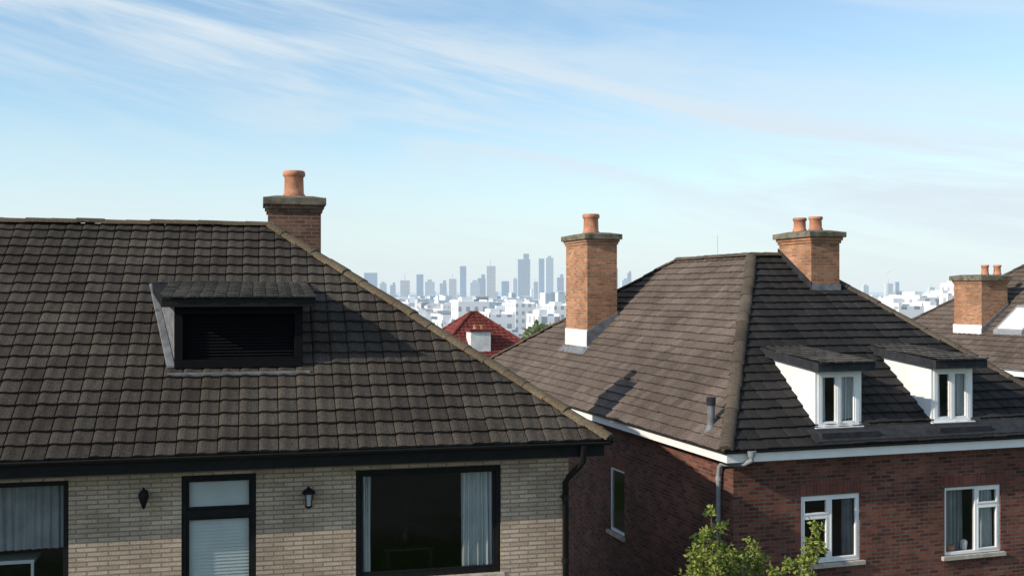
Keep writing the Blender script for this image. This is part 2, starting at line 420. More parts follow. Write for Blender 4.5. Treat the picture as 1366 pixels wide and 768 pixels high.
frame(fr_,FA,a0,a1,z0,z1,.075,.03,.11,'black'); FA.box(fr_,(a0+a1)/2-.5,(a0+a1)/2-.44,.03,.11,z0+.075,z1-.075,'black')
gl.face([FA.p(a0+.08,.07,z0+.08),FA.p(a1-.08,.07,z0+.08),FA.p(a1-.08,.07,z1-.08),FA.p(a0+.08,.07,z1-.08)],'glass')
FA.box(fr_,a0-.05,a1+.05,-.06,.03,z0-.07,z0-.002,'sill')
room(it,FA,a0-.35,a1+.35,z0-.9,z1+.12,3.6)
curtain(cu,FA,a0+.1,a1-.12,.3,z1-1.02,z1+.02,20,'net',.02)
FA.box(it,a1-1.2,a1-.55,.5,.95,z1-1.27,z1-1.22,'blind')
for a in (a1-1.18,a1-.6): FA.box(it,a,a+.04,.52,.56,z0-.9,z1-1.27,'blind')
fr_.build('window_frames',A,.004); gl.build('window_glass',A); it.build('interiors',A); cu.build('curtains',A)
chimney(A,-5.12,-4.08,5.95,6.85,-.6,1.72,.15,'brickBrown',[(-4.6,6.4,.55,.2)],ovh=.1)
roofA=lambda y:-2.3+.694*y
d=MB(); yf=1.55; xl,xr=-6.56,-4.62
def shedslab(mb,xf0,xf1,xb0,xb1,y0,y1,z0,z1,th,mt,me_):
    b=[(xf0,y0,z0-th),(xf1,y0,z0-th),(xb1,y1,z1-th),(xb0,y1,z1-th)]
    t_=[(xf0,y0,z0),(xf1,y0,z0),(xb1,y1,z1),(xb0,y1,z1)]
    mb.hexa(b,t_,me_)
shedslab(d,-6.74,-4.42,-7.13,-4.50,1.28,3.72,-.10,.165,.15,'x','black')
def cheek(mb,xf,xb,yf,yb,zb,ztf,ztb,th,mat):
    mb.hexa([(xf,yf,zb),(xf+th,yf,zb),(xb+th,yb,ztb-.15),(xb,yb,ztb-.15)],[(xf,yf,ztf),(xf+th,yf,ztf),(xb+th,yb,ztb),(xb,yb,ztb)],mat)
cheek(d,xl,-7.02,yf+.03,3.4,roofA(yf)-.05,-.21,-.02,.06,'greyclad')
cheek(d,xr-.06,-4.66,yf+.03,3.4,roofA(yf)-.05,-.21,-.02,.06,'greyclad')
FD=Fr((xl,yf-.02,0),(1,0,0),(0,1,0)); W=xr-xl
frame(d,FD,-.01,W+.01,roofA(yf)+.02,-.235,.13,-.03,.12,'louvre'); FD.box(d,.1,W-.1,.12,.16,roofA(yf)-.05,-.24,'louvre')
z=-.38
while z>-1.1:
    d.face([FD.p(.13,.06,z-.035),FD.p(W-.13,.06,z-.035),FD.p(W-.13,.10,z+.012),FD.p(.13,.10,z+.012)],'louvre'); z-=.05
FD.box(d,-.10,W+.12,-.17,-.02,roofA(yf)-.115,roofA(yf)-.04,'lead')
d.hexa([(xl-.12,yf-.02,roofA(yf)+.03),(xl,yf-.02,roofA(yf)+.03),(-7.02,3.4,roofA(3.4)+.03),(-7.12,3.4,roofA(3.4)+.03)],
       [(xl-.12,yf-.02,roofA(yf)+.07),(xl,yf-.02,roofA(yf)+.07),(-7.02,3.4,roofA(3.4)+.07),(-7.12,3.4,roofA(3.4)+.07)],'lead')
d.build('dormer',A,.006)
tile_slope('dormer_roof_tiles',A,'tileDormer',(-6.74,1.28,-.095),(-4.42,1.28,-.095),(-4.50,3.72,.17),(-7.13,3.72,.17),.2,.3,PROF_FLAT,.02)
d=MB(); sx=-.13
d.tube([(-.28+sx,-.02,-2.38),(-.28+sx,-.02,-2.62),(-.30+sx,.12,-2.72),(-.40+sx,.35,-2.92),(-.44+sx,.42,-3.02),(-.44+sx,.42,-7.9)],.05,'blackpipe',12)
for z in (-3.3,-4.3,-5.8): d.tube([(-.44+sx,.42,z),(-.44+sx,.42,z+.08)],.062,'blackpipe',12)
for z in (-3.3,-5.8): d.box(-.50+sx,-.38+sx,.44,.498,z+.02,z+.06,'blackpipe')
d.build('downpipe',A)
def local2world(root_loc,rot,p):
    c,s=math.cos(rot),math.sin(rot)
    return (root_loc[0]+c*p[0]-s*p[1],root_loc[1]+s*p[0]+c*p[1],H+p[2])
def lantern(p,kind):
    e=empty('wall_lantern',local2world((1.5,16.35),rotA,p),rotA)
    m=MB()
    m.lathe((0,-.02,0),[(.0,-.07),(.045,-.07),(.045,.05),(0,.05)],'black',12)
    m.tube([(0,-.02,0),(0,-.09,.02),(0,-.14,.07),(0,-.14,.11)],.012,'black',8)
    if kind==0:
        m.lathe((0,-.14,-.04),[(0,-.16),(.02,-.15),(.035,-.10),(.075,.02),(.07,.06),(.03,.11),(.0,.16)],'black',10)
    else:
        m.lathe((0,-.14,-.02),[(0,-.17),(.02,-.16),(.055,-.14),(.06,-.125)],'black',8)
        for k in range(4):
            q=math.pi/4+k*math.pi/2
            m.tube([(.055*math.cos(q),-.14+.055*math.sin(q),-.14),(.075*math.cos(q),-.14+.075*math.sin(q),.05)],.007,'black',6)
        m.lathe((0,-.14,-.02),[(.105,.06),(.085,.10),(.03,.14),(.0,.17)],'black',8)
        m.lathe((0,-.14,-.02),[(.045,-.12),(.062,.06)],'lampglass',8)
    m.build('lantern_body',e)
lantern((-6.9,.49,-2.93),0); lantern((-4.57,.49,-3.05),1)

# ============================================================ HOUSE B
rotB=math.radians(17.5)
zeB=-2.9
opsBf=[(1.80,3.12,-5.22,-3.92),(5.10,6.48,-5.30,-3.94)]
opsBl=[(5.39,6.28,-5.72,-4.20)]
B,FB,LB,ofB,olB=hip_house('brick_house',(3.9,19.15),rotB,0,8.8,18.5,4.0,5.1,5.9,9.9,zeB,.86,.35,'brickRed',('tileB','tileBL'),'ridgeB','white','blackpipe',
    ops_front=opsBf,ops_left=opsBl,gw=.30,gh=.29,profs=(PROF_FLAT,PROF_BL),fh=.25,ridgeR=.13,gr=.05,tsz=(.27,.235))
fr_=MB();gl=MB();it=MB();cu=MB();so=MB()
for i,(fr,o) in enumerate([(FB,ofB[0]),(FB,ofB[1]),(LB,olB[0])]):
    a0,a1,z0,z1=o
    frame(fr_,fr,a0,a1,z0,z1,.06,.03,.10,'white')
    w=a1-a0
    if i==0:
        m_=a0+w*.48
        fr.box(fr_,m_-.03,m_+.03,.025,.10,z0+.06,z1-.06,'white')
        fr.box(fr_,a0+.06,m_-.03,.025,.09,z1-.42,z1-.37,'white')
        frame(fr_,fr,a0+.06,m_-.03,z1-.37,z1-.06,.035,.015,.07,'white'); frame(fr_,fr,a0+.06,m_-.03,z0+.06,z1-.42,.035,.02,.07,'white')
        frame(fr_,fr,m_+.03,a1-.06,z0+.06,z1-.06,.035,.02,.07,'white')
    elif i==1:
        m_=a0+w*.57
        fr.box(fr_,m_-.03,m_+.03,.025,.10,z0+.06,z1-.06,'white')
        fr.box(fr_,m_+.03,a1-.06,.025,.09,z1-.42,z1-.37,'white')
        frame(fr_,fr,m_+.03,a1-.06,z1-.37,z1-.06,.035,.015,.07,'white'); frame(fr_,fr,m_+.03,a1-.06,z0+.06,z1-.42,.035,.02,.07,'white')
    fr.box(fr_,a0-.08,a1+.08,-.07,.03,z0-.08,z0-.002,'sill')
    gl.face([fr.p(a0+.05,.06,z0+.05),fr.p(a1-.05,.06,z0+.05),fr.p(a1-.05,.06,z1-.05),fr.p(a0+.05,.06,z1-.05)],'glass')
    room(it,fr,a0-.3,a1+.3,z0-.9,z1+.12,2.8,'roomLight' if i==1 else 'room')
    if i==0: curtain(cu,fr,a1-.26,a1-.05,.2,z0-.1,z1,4,'net')
    if i==1:
        curtain(cu,fr,a1-.48,a1-.05,.2,z0-.1,z1,5)
        curtain(cu,fr,a0+.05,a0+.6,.24,z0-.1,z1,6,'net')
        it.lathe(fr.p(a0+.25,.17,z0+.02),[(0,0),(.08,0),(.1,.16),(.09,.16)],'terracotta',12)
        it.lathe(fr.p(a0+.6,.17,z0+.02),[(0,0),(.06,0),(.08,.2),(.03,.24)],'whiteDirty',12)
    fr.box(so,a0-.1,a1+.1,-.012,.0,z1+.004,z1+.225,'brickSoldier')
fr_.build('window_frames',B,.004); gl.build('window_glass',B); it.build('interiors',B); cu.build('curtains',B); so.build('window_lintels',B)
roofBl=lambda x:zeB+.94*x
chimney(B,1.37,2.27,10.3,12.0,-2.2,1.45,.15,'brickOrange',[(1.8,11.1,.58,.22)],ovh=.12)
f=MB()
f.box(1.345,1.37-.002,10.28,12.02,roofBl(1.37)-.1,roofBl(1.37)+.52,'whiteDirty')
f.hexa([(1.345,10.275,roofBl(1.35)-.1),(2.3,10.275,roofBl(2.3)-.1),(2.3,10.298,roofBl(2.3)-.1),(1.345,10.298,roofBl(1.35)-.1)],
       [(1.345,10.275,roofBl(1.35)+.5),(2.3,10.275,roofBl(2.3)+.16),(2.3,10.298,roofBl(2.3)+.16),(1.345,10.298,roofBl(1.35)+.5)],'lead')
f.hexa([(1.15,10.1,roofBl(1.15)+.03),(1.37,10.1,roofBl(1.37)+.03),(1.37,12.1,roofBl(1.37)+.03),(1.15,12.1,roofBl(1.15)+.03)],
       [(1.15,10.1,roofBl(1.15)+.07),(1.37,10.1,roofBl(1.37)+.07),(1.37,12.1,roofBl(1.37)+.07),(1.15,12.1,roofBl(1.15)+.07)],'lead')
roofBf=lambda y:zeB+.637*y
chimney(B,4.80,5.58,4.55,5.95,-.6,1.28,.13,'brickOrange',[(5.1,5.5,.36,.15),(5.22,5.0,.36,.15)],ovh=.12)
f.hexa([(4.775,4.525,roofBf(4.5)-.1),(4.798,4.525,roofBf(4.5)-.1),(4.798,5.98,roofBf(5.9)-.1),(4.775,5.98,roofBf(5.9)-.1)],
       [(4.775,4.525,roofBf(4.5)+.24),(4.798,4.525,roofBf(4.5)+.24),(4.798,5.98,roofBf(5.9)+.2),(4.775,5.98,roofBf(5.9)+.2)],'leadDark')
f.box(4.775,5.605,4.525,4.548,roofBf(4.5)-.1,roofBf(4.5)+.2,'lead')
f.build('chimney_flashing',B)
def dormerB(x0,x1):
    d=MB(); yf=.42; zb=roofBf(yf)-.02; zt=-1.56; yb=2.5; ztb=roofBf(yb)-.02; sh=.22
    for xa,k in ((x0,1),(x1-.06,.2)):
        d.hexa([(xa,yf,zb),(xa+.06,yf,zb),(xa+.06+sh*k,yb,ztb-.12),(xa+sh*k,yb,ztb-.12)],[(xa,yf,zt),(xa+.06,yf,zt),(xa+.06+sh*k,yb,ztb+.05),(xa+sh*k,yb,ztb+.05)],'white')
    shedslab(d,x0-.12,x1+.12,x0-.12+sh,x1+.12,yf-.28,yb+.1,-1.37,-1.20,.17,'x','leadDark')
    F_=Fr((x0,yf,0),(1,0,0),(0,1,0)); W=x1-x0
    frame(d,F_,0.06,W-.06,zb+.02,zt,.075,-.015,.06,'white')
    F_.box(d,W/2-.035,W/2+.035,-.018,.06,zb+.095,zt-.075,'white')
    frame(d,F_,.135,W/2-.035,zb+.095,zt-.075,.035,-.005,.05,'white'); frame(d,F_,W/2+.035,W-.135,zb+.095,zt-.075,.035,-.005,.05,'white')
    F_.box(d,-.04,W+.04,-.09,-.016,zb-.03,zb+.03,'white')
    F_.box(d,-.12,W+.12,-.40,-.03,zb-.23,zb-.03,'leadDark')
    d.face([F_.p(.1,.03,zb+.06),F_.p(W-.1,.03,zb+.06),F_.p(W-.1,.03,zt-.06),F_.p(.1,.03,zt-.06)],'glass')
    room(d,F_,.135,W-.07,zb+.01,zt-.001,.6,'room',.07)
    curtain(d,F_,W-.42,W-.13,.11,zb+.1,zt-.05,4,'curtain',.02)
    curtain(d,F_,.14,.30,.11,zb+.1,zt-.05,3,'curtain',.02)
    d.hexa([(x1,yf-.1,roofBf(yf-.1)+.03),(x1+.16,yf-.1,roofBf(yf-.1)+.03),(x1+.16,yb,roofBf(yb)+.03),(x1,yb,roofBf(yb)+.03)],
           [(x1,yf-.1,roofBf(yf-.1)+.07),(x1+.16,yf-.1,roofBf(yf-.1)+.07),(x1+.16,yb,roofBf(yb)+.07),(x1,yb,roofBf(yb)+.07)],'leadDark')
    d.build('dormer',B,.004)
    tile_slope('dormer_roof_tiles',B,'tileDormer',(x0-.12,yf-.28,-1.365),(x1+.12,yf-.28,-1.365),(x1+.12,yb+.1,-1.195),(x0-.12+sh,yb+.1,-1.195),.2,.3,PROF_FLAT,.015)
dormerB(2.16,3.20); dormerB(4.84,5.84)
d=MB()
d.hexa([(1.9,-.03,zeB+.02),(8.7,-.03,zeB+.02),(8.7,.30,roofBf(.30)+.02),(1.9,.30,roofBf(.30)+.02)],
       [(1.9,-.03,zeB+.075),(8.7,-.03,zeB+.075),(8.7,.30,roofBf(.30)+.075),(1.9,.30,roofBf(.30)+.075)],'leadDark')
d.build('eave_flashing',B)
d=MB()
d.tube([(.5,-.05,-2.98),(.5,-.05,-3.1),(.42,.05,-3.18),(.30,.28,-3.22),(.26,.62,-3.26),(.26,.72,-3.34),(.26,.75,-3.5),(.26,.75,-7.9)],.045,'pipeGrey',12)
d.tube([(.5,-.05,-2.93),(.5,-.05,-3.04)],[.09,.06],'pipeGrey',12)
for z in (-3.6,-5.0,-6.4): d.tube([(.26,.75,z),(.26,.75,z+.08)],.058,'pipeGrey',12)
d.build('downpipe',B)
d=MB(); d.tube([(.28,1.08,-2.8),(.28,1.08,-2.08)],.075,'lead',14); d.tube([(.28,1.08,-2.2),(.28,1.08,-2.05)],.09,'leadDark',14)
d.lathe((.28,1.08,-2.72),[(.2,-.05),(.11,.05),(.08,.14)],'lead',14); d.build('vent_pipe',B)
d=MB(); d.tube([(4.3,8.2,.8),(4.3,8.2,1.5)],.004,'lead',6); d.build('aerial',B)

# ============================================================ HOUSE C
C,FC,LC,_,_=hip_house('brick_house',(19.9,36.0),rotB,0,10,14,4.74,5.4,6,8.05,-2.9,1.05,.35,'brickRed',('tileBL','tileBL'),'ridgeDark','white','pipeGrey',gw=.3,gh=.29,profs=(PROF_FLAT,PROF_BL),fh=.3,gr=.05)
chimney(C,1.32,2.62,6.7,8.3,-2.3,.42,.2,'brickOrange',[(1.85,7.1,.42,.14),(2.38,7.0,.42,.14)],ovh=.14)
roofC=lambda x:-2.9+.833*x
d=MB()
d.box(1.29,1.318,6.67,8.33,roofC(1.3)-.1,roofC(1.3)+.42,'white')
d.hexa([(1.29,6.67,roofC(1.3)-.1),(2.65,6.67,roofC(2.65)-.1),(2.65,6.698,roofC(2.65)-.1),(1.29,6.698,roofC(1.3)-.1)],
       [(1.29,6.67,roofC(1.3)+.3),(2.65,6.67,roofC(2.65)+.2),(2.65,6.698,roofC(2.65)+.2),(1.29,6.698,roofC(1.3)+.3)],'lead')
d.build('chimney_flashing',C)
d=MB(); xa,xb,ya,yb=1.35,2.55,4.6,6.1
def slopebox(x0,x1,y0,y1,h0,h1,mat): 
    d.hexa([(x0,y0,roofC(x0)+h0),(x1,y0,roofC(x1)+h0),(x1,y1,roofC(x1)+h0),(x0,y1,roofC(x0)+h0)],[(x0,y0,roofC(x0)+h1),(x1,y0,roofC(x1)+h1),(x1,y1,roofC(x1)+h1),(x0,y1,roofC(x0)+h1)],mat)
slopebox(xa,xb,ya,ya+.09,0,.2,'pipeGrey');slopebox(xa,xb,yb-.09,yb,0,.2,'pipeGrey');slopebox(xa,xa+.09,ya+.09,yb-.09,0,.2,'pipeGrey');slopebox(xb-.09,xb,ya+.09,yb-.09,0,.2,'pipeGrey')
slopebox(xa+.09,xb-.09,ya+.09,yb-.09,.05,.16,'pipeGrey'); slopebox(xa+.09,xb-.09,ya+.09,yb-.09,.17,.175,'blind')  # opaque pale skylight pane, sky reflection put into its colour
d.build('skylight',C)

# ============================================================ HOUSE D
D_,FDd,LDd,_,_=hip_house('house_with_red_roof',(-4.6,59.0),rotB,0,7,7,3.3,3.7,3.5,3.5,-3.9,-1.3,.3,'whiteDirty',('tileRed','tileRed'),'tileRed','white','pipeGrey',gw=.3,gh=.3,fh=.2)
d=MB(); d.box(2.5,3.7,.5,1.5,-4.2,-2.35,'whiteDirty'); d.box(2.42,3.78,.42,1.58,-2.35,-2.2,'tileRed'); d.build('chimney_stack',D_,.01)
d=MB(); pot(d,2.9,1,-2.22,.25,.12); pot(d,3.3,1,-2.22,.25,.12); d.build('chimney_pots',D_)

# ============================================================ TERRAIN
def gz(y):
    if y<75: return -8.0
    if y<260: 
        t=(y-75)/185; return -8-24*(t*t*(3-2*t))
    return -32.0
def mat_ground():
    m,nt,b=new_mat('ground_surface')
    geo=N(nt,'ShaderNodeNewGeometry'); pos=geo.outputs['Position']
    n1=maprange(nt,noise_n(nt,pos,.06,6,.6),.42,.58)
    n2=maprange(nt,noise_n(nt,pos,3,6,.7),.3,.7,.7,1.3)
    col=mixc(nt,n1,(.055,.085,.03,1),(.13,.125,.115,1)); col=mixc(nt,1.,col,n2,'MULTIPLY')
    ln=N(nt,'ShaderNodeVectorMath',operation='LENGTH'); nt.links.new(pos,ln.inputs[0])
    far_haze=maprange(nt,ln.outputs['Value'],200,1800)
    col=mixc(nt,far_haze,col,(.60,.66,.70,1)); nt.links.new(col,b.inputs['Base Color']); val(b.inputs['Roughness'],1); val(b.inputs['Specular IOR Level'],0)  # ground colour fades to pale haze with distance
    return m
M['ground']=mat_ground()
g=MB(); ys=[-3000,-300,0,40,75]+[75+185*k/12 for k in range(1,13)]+[600,1200,2500,6000,25000]; xs=[-25000,-3000,-500,-100,0,100,500,3000,25000]
vs=[(x,y,gz(y)+H) for y in ys for x in xs]; nx=len(xs)
g.poly(vs,[(j*nx+i,j*nx+i+1,(j+1)*nx+i+1,(j+1)*nx+i) for j in range(len(ys)-1) for i in range(nx-1)],'ground',True)
g.build('ground')

# ============================================================ CITY
def mat_city():
    m,nt,b=new_mat('city_building'); at=N(nt,'ShaderNodeAttribute',attribute_name='Col')
    uv=N(nt,'ShaderNodeTexCoord').outputs['UV']; sp=N(nt,'ShaderNodeSeparateXYZ'); nt.links.new(uv,sp.inputs[0])
    fu=mathn(nt,'FRACT',mathn(nt,'DIVIDE',sp.outputs[0],2.7)); fv=mathn(nt,'FRACT',mathn(nt,'DIVIDE',sp.outputs[1],3.1))
    a=mathn(nt,'MULTIPLY',mathn(nt,'GREATER_THAN',fu,.55),mathn(nt,'GREATER_THAN',fv,.52))
    geo=N(nt,'ShaderNodeNewGeometry'); s2=N(nt,'ShaderNodeSeparateXYZ'); nt.links.new(geo.outputs['Normal'],s2.inputs[0])
    vert=mathn(nt,'LESS_THAN',mathn(nt,'ABSOLUTE',s2.outputs[2]),.3)
    w=mathn(nt,'MULTIPLY',a,vert); w=mathn(nt,'MULTIPLY',w,at.outputs['Alpha'])
    col=mixc(nt,w,at.outputs['Color'],(.16,.18,.21,1)); nt.links.new(col,b.inputs['Base Color']); val(b.inputs['Roughness'],.8)
    return m
M['city']=mat_city()
HAZE=(.62,.685,.73)  # aerial haze, blended into the base colours of distant buildings and towers
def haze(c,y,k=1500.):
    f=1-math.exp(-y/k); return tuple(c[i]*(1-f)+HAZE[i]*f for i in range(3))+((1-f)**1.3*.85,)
class CB:
    def __init__(s): s.mb=MB(); s.col=[]
    def box(s,cx,cy,w,d,z0,z1,rot,col,roof=None,rh=0,rc=None):
        c,s_=math.cos(rot),math.sin(rot)
        P=lambda x,y,z:(cx+c*x-s_*y,cy+s_*x+c*y,z+H)
        b=[P(-w/2,-d/2,z0),P(w/2,-d/2,z0),P(w/2,d/2,z0),P(-w/2,d/2,z0)]; t=[P(-w/2,-d/2,z1),P(w/2,-d/2,z1),P(w/2,d/2,z1),P(-w/2,d/2,z1)]
        n0=len(s.mb.f); s.mb.hexa(b,t,'city')
        s.col+=[col]*(len(s.mb.f)-n0)
        if rh:
            o=.3
            e=[P(-w/2-o,-d/2-o,z1),P(w/2+o,-d/2-o,z1),P(w/2+o,d/2+o,z1),P(-w/2-o,d/2+o,z1)]
            r=[P(-w/2+rh*1.2,0,z1+rh),P(w/2-rh*1.2,0,z1+rh)] if w>d else [P(0,-d/2+rh*1.2,z1+rh),P(0,d/2-rh*1.2,z1+rh)]
            n0=len(s.mb.f)
            if w>d: s.mb.poly(e+r,[(0,1,5,4),(1,2,5),(2,3,4,5),(3,0,4)],'city')
            else: s.mb.poly(e+r,[(0,1,4),(1,2,5,4),(2,3,5),(3,0,4,5)],'city')
            s.col+=[rc]*(len(s.mb.f)-n0)
    def build(s,name):
        ob=s.mb.build(name); me=ob.data
        ca=me.color_attributes.new('Col','FLOAT_COLOR','CORNER')
        for p in me.polygons:
            for li in p.loop_indices: ca.data[li].color=s.col[p.index]
        return ob
WALLS=[(.82,.81,.78),(.76,.74,.70),(.64,.62,.58),(.70,.63,.54),(.42,.29,.22),(.55,.50,.46),(.84,.83,.82),(.36,.35,.35),(.80,.79,.77),(.62,.60,.58)]
ROOFS=[(.18,.15,.13),(.24,.11,.08),(.32,.31,.30),(.14,.13,.13),(.46,.44,.42),(.28,.22,.18)]
cb=CB()
for k in range(9500):
    y=math.exp(random.uniform(math.log(150),math.log(3600)))
    x=random.uniform(-.62,.62)*y
    sc=1+y/2500
    w=random.uniform(5,13)*sc; dd=random.uniform(5,11)*sc; h=random.choice([5,6,6,7,8,9,11,13])*(1+min(y,1200)/3000)
    if random.random()<.07 and y>400: h*=random.uniform(1.3,2.0)
    rh=random.uniform(1.2,2.6) if random.random()<.45 else 0
    lim=-.034*y if y<300 else (-.022*y if y<700 else 1e9)
    h=min(h,lim-rh-gz(y))
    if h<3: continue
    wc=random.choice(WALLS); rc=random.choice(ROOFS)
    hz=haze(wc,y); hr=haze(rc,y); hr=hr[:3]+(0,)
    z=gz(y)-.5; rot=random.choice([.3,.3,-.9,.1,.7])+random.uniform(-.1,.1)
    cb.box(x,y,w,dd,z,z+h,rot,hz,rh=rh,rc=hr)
cb.build('distant_city')
def block(px,ytop,pw,Y,dd,name='white_building',col=(.82,.82,.81),extra=True,rot=.3):
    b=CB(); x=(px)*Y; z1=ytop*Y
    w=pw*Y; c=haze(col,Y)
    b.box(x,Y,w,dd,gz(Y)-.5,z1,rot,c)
    if extra:
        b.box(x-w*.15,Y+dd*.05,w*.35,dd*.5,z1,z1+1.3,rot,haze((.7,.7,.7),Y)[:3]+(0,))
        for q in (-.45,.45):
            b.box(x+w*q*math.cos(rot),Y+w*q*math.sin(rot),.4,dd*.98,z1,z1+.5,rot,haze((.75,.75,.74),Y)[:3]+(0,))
    return b.build(name)
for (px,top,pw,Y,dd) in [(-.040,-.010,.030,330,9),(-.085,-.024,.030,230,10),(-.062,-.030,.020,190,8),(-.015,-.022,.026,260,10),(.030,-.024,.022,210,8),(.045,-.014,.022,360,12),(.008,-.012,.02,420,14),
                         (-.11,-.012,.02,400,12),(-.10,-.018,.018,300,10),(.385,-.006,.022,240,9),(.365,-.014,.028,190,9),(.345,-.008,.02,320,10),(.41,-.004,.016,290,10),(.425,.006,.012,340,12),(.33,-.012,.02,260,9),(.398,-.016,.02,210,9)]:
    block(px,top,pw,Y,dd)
def tower(pxl,pxr,pyt,Y,col=(.30,.38,.46),style=0):
    b=CB(); x=((pxl+pxr)/2-683)/1400*Y; w=(pxr-pxl)/1400*Y*.92; z1=(388-pyt)*Y/1400
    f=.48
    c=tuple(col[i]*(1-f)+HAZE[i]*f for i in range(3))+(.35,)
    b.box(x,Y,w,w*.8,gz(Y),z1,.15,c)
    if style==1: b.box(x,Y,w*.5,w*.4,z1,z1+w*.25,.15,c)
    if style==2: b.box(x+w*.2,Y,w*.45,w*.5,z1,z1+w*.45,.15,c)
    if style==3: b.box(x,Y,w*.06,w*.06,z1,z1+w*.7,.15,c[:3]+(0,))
    b.build('skyscraper')
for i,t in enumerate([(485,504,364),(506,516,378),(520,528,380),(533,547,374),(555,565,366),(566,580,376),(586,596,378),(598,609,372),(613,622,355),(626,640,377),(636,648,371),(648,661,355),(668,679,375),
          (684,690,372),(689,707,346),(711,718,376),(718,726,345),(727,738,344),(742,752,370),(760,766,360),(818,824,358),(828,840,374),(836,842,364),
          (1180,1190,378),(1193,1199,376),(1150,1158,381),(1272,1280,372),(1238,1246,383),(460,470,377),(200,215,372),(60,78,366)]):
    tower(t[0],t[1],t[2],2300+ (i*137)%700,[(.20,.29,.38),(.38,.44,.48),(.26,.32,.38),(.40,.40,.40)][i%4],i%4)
cr=MB(); Y=1500.; X=(1184-683)/1400*Y; zc=H-30; zt=H+26/1400*Y
M['craneM']=mat_simple('crane_steel_hazed',(.66,.70,.74),.6,.1,1,0)  # steel colour paled to carry the distance haze
for sx in (-.6,.6):
    for sy in (-.6,.6): cr.tube([(X+sx,Y+sy,zc),(X+sx,Y+sy,zt)],.14,'craneM',4)
z=zc
while z<zt-2: 
    cr.tube([(X-.6,Y-.6,z),(X+.6,Y-.6,z+2)],.08,'craneM',4); cr.tube([(X+.6,Y-.6,z),(X-.6,Y-.6,z+2)],.08,'craneM',4); z+=2
cr.tube([(X-8,Y,zt-6),(X+12,Y,zt+4)],.25,'craneM',4); cr.tube([(X,Y,zt),(X+12,Y,zt+3.9)],.1,'craneM',4); cr.tube([(X,Y,zt),(X-8,Y,zt-6)],.1,'craneM',4)
cr.build('tower_crane')

# ============================================================ VEGETATION
def mat_leaf(name,c1,c2):
    m,nt,b=new_mat(name); at=N(nt,'ShaderNodeAttribute',attribute_name='rnd')
    col=mixc(nt,at.outputs['Fac'],c4(c1),c4(c2)); nt.links.new(col,b.inputs['Base Color']); val(b.inputs['Roughness'],.55)
    tr=N(nt,'ShaderNodeBsdfTranslucent'); nt.links.new(mixc(nt,.5,col,(.35,.45,.06,1)),tr.inputs[0])
    mx=N(nt,'ShaderNodeMixShader'); val(mx.inputs[0],.35); out=nt.nodes['Material Output']
    nt.links.new(b.outputs[0],mx.inputs[1]); nt.links.new(tr.outputs[0],mx.inputs[2]); nt.links.new(mx.outputs[0],out.inputs[0])
    return m
M['leaf']=mat_leaf('leaf_green',(.10,.15,.025),(.40,.43,.09))
M['leafFar']=mat_leaf('leaf_distant',(.09,.12,.06),(.17,.20,.11))
M['bark']=mat_simple('bark',(.12,.09,.06),.9,.4,12,.5,.02)
def leaf(mb,p,s,mat):
    d=Vector((random.gauss(0,1),random.gauss(0,1),random.gauss(0,.7))).normalized(); q=d.cross(Vector((random.gauss(0,1),random.gauss(0,1),random.gauss(0,1)))).normalized()
    n=d.cross(q)*s*.12
    mb.poly([p,p+d*s*.45+q*s*.3+n,p+d*s,p+d*s*.45-q*s*.3+n],[(0,1,2,3)],mat,False)
tree=empty('garden_tree',(3.9,17.3,0)); tw=MB(); lv=MB()
tips=[(-.66,0,-3.66),(-.50,.1,-3.95),(-.98,.0,-4.35),(-.78,.3,-4.2),(-.3,-.1,-4.3),(-.8,-.2,-4.0),(-.62,-.3,-4.3),(-.9,-.1,-4.55),(-.4,.2,-4.5),(.02,0,-4.22),(.2,.2,-4.45),(-.1,.3,-4.5),(.35,-.2,-4.6),(.62,.0,-4.6),(1.07,.0,-3.88),(1.0,.15,-4.3),(1.12,-.1,-4.15),(.85,-.1,-4.7),(-1.1,.3,-4.8),(-.5,-.4,-4.7),
      (0,-.4,-5.0),(.5,.5,-5.1),(-.7,.6,-5.2),(.9,.3,-5.3),(-1.2,0,-5.4),(1.3,.2,-5.5),(.1,.7,-5.4)]
tw.tube([(0,0,0),(.03,.02,1.2),(-.03,0,2.0)],[.09,.075,.06],'bark',10)
for t in tips:
    t=Vector((t[0],t[1],t[2]+H)); s=Vector((random.uniform(-.05,.05),random.uniform(-.05,.05),random.uniform(1.1,2.1)))
    pts=[];L=(t-s).length
    for k in range(9):
        f=k/8; p=s.lerp(t,f)+Vector((t.x-s.x,t.y-s.y,0))*.25*math.sin(f*math.pi)*.6+Vector((random.gauss(0,.015),random.gauss(0,.015),0)); pts.append(p)
    tw.tube(pts,[.035*(1-k/9)+.004 for k in range(9)],'bark',6)
    for k in range(2,9):
        nb=7 if k<8 else 5
        for _ in range(nb):
            p0=pts[k]; dr=Vector((random.gauss(0,1),random.gauss(0,1),random.gauss(.5,.8))).normalized(); l=random.uniform(.1,.34)*(1.15-k/14)
            p1=p0+dr*l; tw.tube([p0,p1],[.005,.002],'bark',4,False)
            for j in range(12): leaf(lv,p0.lerp(p1,random.uniform(.2,1.05))+Vector((random.gauss(0,.025),random.gauss(0,.025),random.gauss(0,.025))),random.uniform(.05,.105),'leaf')
tw.build('trunk_and_limbs',tree); lv.build('foliage',tree)
dt=MB()
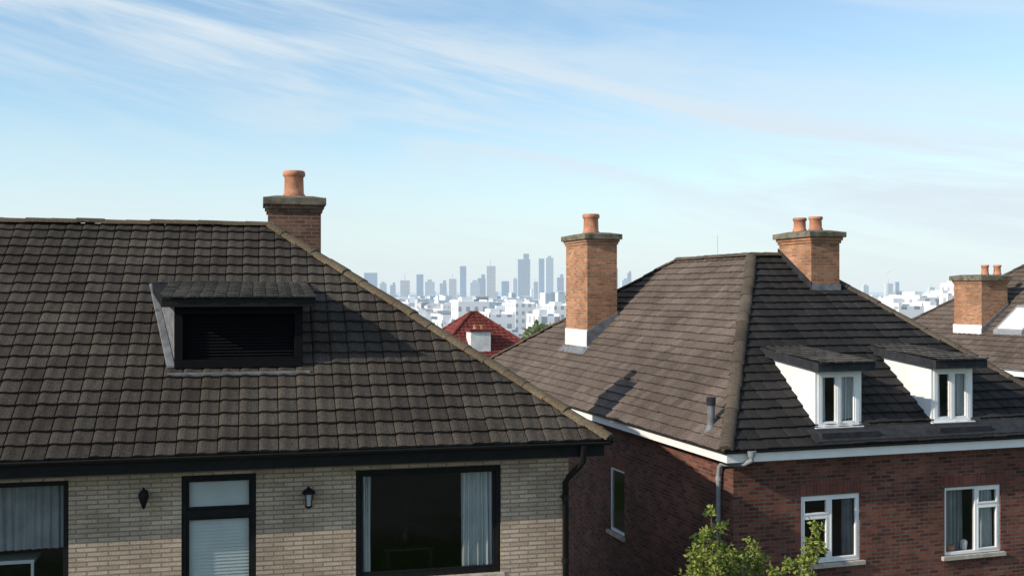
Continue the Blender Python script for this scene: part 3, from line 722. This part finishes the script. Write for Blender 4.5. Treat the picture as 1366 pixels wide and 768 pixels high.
for k in range(150):
    y=math.exp(random.uniform(math.log(130),math.log(700))); x=random.uniform(-.6,.6)*y
    if k<9: y=random.uniform(100,125); x=random.uniform(.012,.035)*y
    zc=gz(y); r=random.uniform(2,3.4); top=zc+random.uniform(4.0,6.5); 
    if k<9: top=-.030*y; r=random.uniform(1.2,2)
    dt.tube([(x,y,zc+H),(x,y,top+H-r)],[.25,.12],'bark',5,False)
    for j in range(150):
        v=Vector((random.gauss(0,1),random.gauss(0,1),random.gauss(0,1))).normalized()*r*random.uniform(.45,1)*(.8+.4*noise.noise(Vector((j*.3,k,0))))
        leaf(dt,Vector((x,y,top+H-r))+v,random.uniform(.5,.9),'leafFar')
dt.build('distant_trees')

# ============================================================ SKY + SUN
w=bpy.data.worlds.new('World'); scene.world=w; w.use_nodes=True; nt=w.node_tree; nt.nodes.clear()
SE=math.radians(28); hx,hy=.885,.465
sd=Vector((hx*math.cos(SE),hy*math.cos(SE),-math.sin(SE)))
sky=N(nt,'ShaderNodeTexSky',sky_type='NISHITA'); sky.sun_disc=False; sky.sun_elevation=SE; sky.sun_rotation=math.atan2(-hx,-hy)
sky.air_density=1.0; sky.dust_density=.3; sky.ozone_density=1.2
skyc=mixc(nt,1.,sky.outputs[0],(1.20,1.34,1.36,1),'MULTIPLY')
out=N(nt,'ShaderNodeOutputWorld'); bg=N(nt,'ShaderNodeBackground'); val(bg.inputs['Strength'],.135); nt.links.new(skyc,bg.inputs[0])
tc=N(nt,'ShaderNodeTexCoord').outputs['Generated']; sp=N(nt,'ShaderNodeSeparateXYZ'); nt.links.new(tc,sp.inputs[0])
X_,Y_,Z_=sp.outputs
wv=mathn(nt,'ADD',Z_,mathn(nt,'MULTIPLY',X_,.20))
def comb(a,b,c):
    n=N(nt,'ShaderNodeCombineXYZ')
    for i,s in enumerate((a,b,c)):
        if isinstance(s,(int,float)): n.inputs[i].default_value=s
        else: nt.links.new(s,n.inputs[i])
    return n.outputs[0]
v1=comb(mathn(nt,'MULTIPLY',X_,2.0),mathn(nt,'MULTIPLY',wv,13.),mathn(nt,'MULTIPLY',Y_,1.5))
n1=noise_n(nt,v1,1.5,9,.54,.8)
v2=comb(mathn(nt,'MULTIPLY',X_,4.),mathn(nt,'MULTIPLY',wv,45.),Y_)
n2=noise_n(nt,v2,1.6,8,.6,.5)
band=mathn(nt,'MULTIPLY',maprange(nt,wv,.085,.165),maprange(nt,wv,.27,.18))
cl=maprange(nt,mathn(nt,'ADD',mathn(nt,'MULTIPLY',n1,.76),mathn(nt,'MULTIPLY',n2,.24)),.38,.62)
dens=mathn(nt,'MULTIPLY',cl,mathn(nt,'ADD',mathn(nt,'MULTIPLY',band,.60),.34),clamp=True)
hz=maprange(nt,Z_,.19,-.01,0,.88)
veil=maprange(nt,X_,.0,.5,.04,.24)
keep=mathn(nt,'MULTIPLY',mathn(nt,'SUBTRACT',1.,dens),mathn(nt,'SUBTRACT',1.,hz))
keep=mathn(nt,'MULTIPLY',keep,mathn(nt,'SUBTRACT',1.,veil))
dens=mathn(nt,'SUBTRACT',1.,keep)
bg2=N(nt,'ShaderNodeBackground'); val(bg2.inputs['Color'],(.77,.875,.95,1)); val(bg2.inputs['Strength'],.95)
mx=N(nt,'ShaderNodeMixShader'); nt.links.new(dens,mx.inputs[0]); nt.links.new(bg.outputs[0],mx.inputs[1]); nt.links.new(bg2.outputs[0],mx.inputs[2]); nt.links.new(mx.outputs[0],out.inputs[0])
sl=bpy.data.lights.new('sun','SUN'); sl.energy=4.6; sl.angle=math.radians(.5); sl.color=(1,.91,.78)
so=bpy.data.objects.new('sun',sl); scene.collection.objects.link(so); so.rotation_euler=sd.to_track_quat('-Z','Y').to_euler(); so.location=(-30,-20,40)
# ============================================================ CAMERA
cam=bpy.data.cameras.new('camera'); cam.lens=36*1400/1366; cam.sensor_width=36; cam.clip_end=60000; cam.clip_start=.1
co=bpy.data.objects.new('camera',cam); scene.collection.objects.link(co); co.location=(0,0,H); co.rotation_euler=(math.radians(90.16),0,0)
scene.camera=co
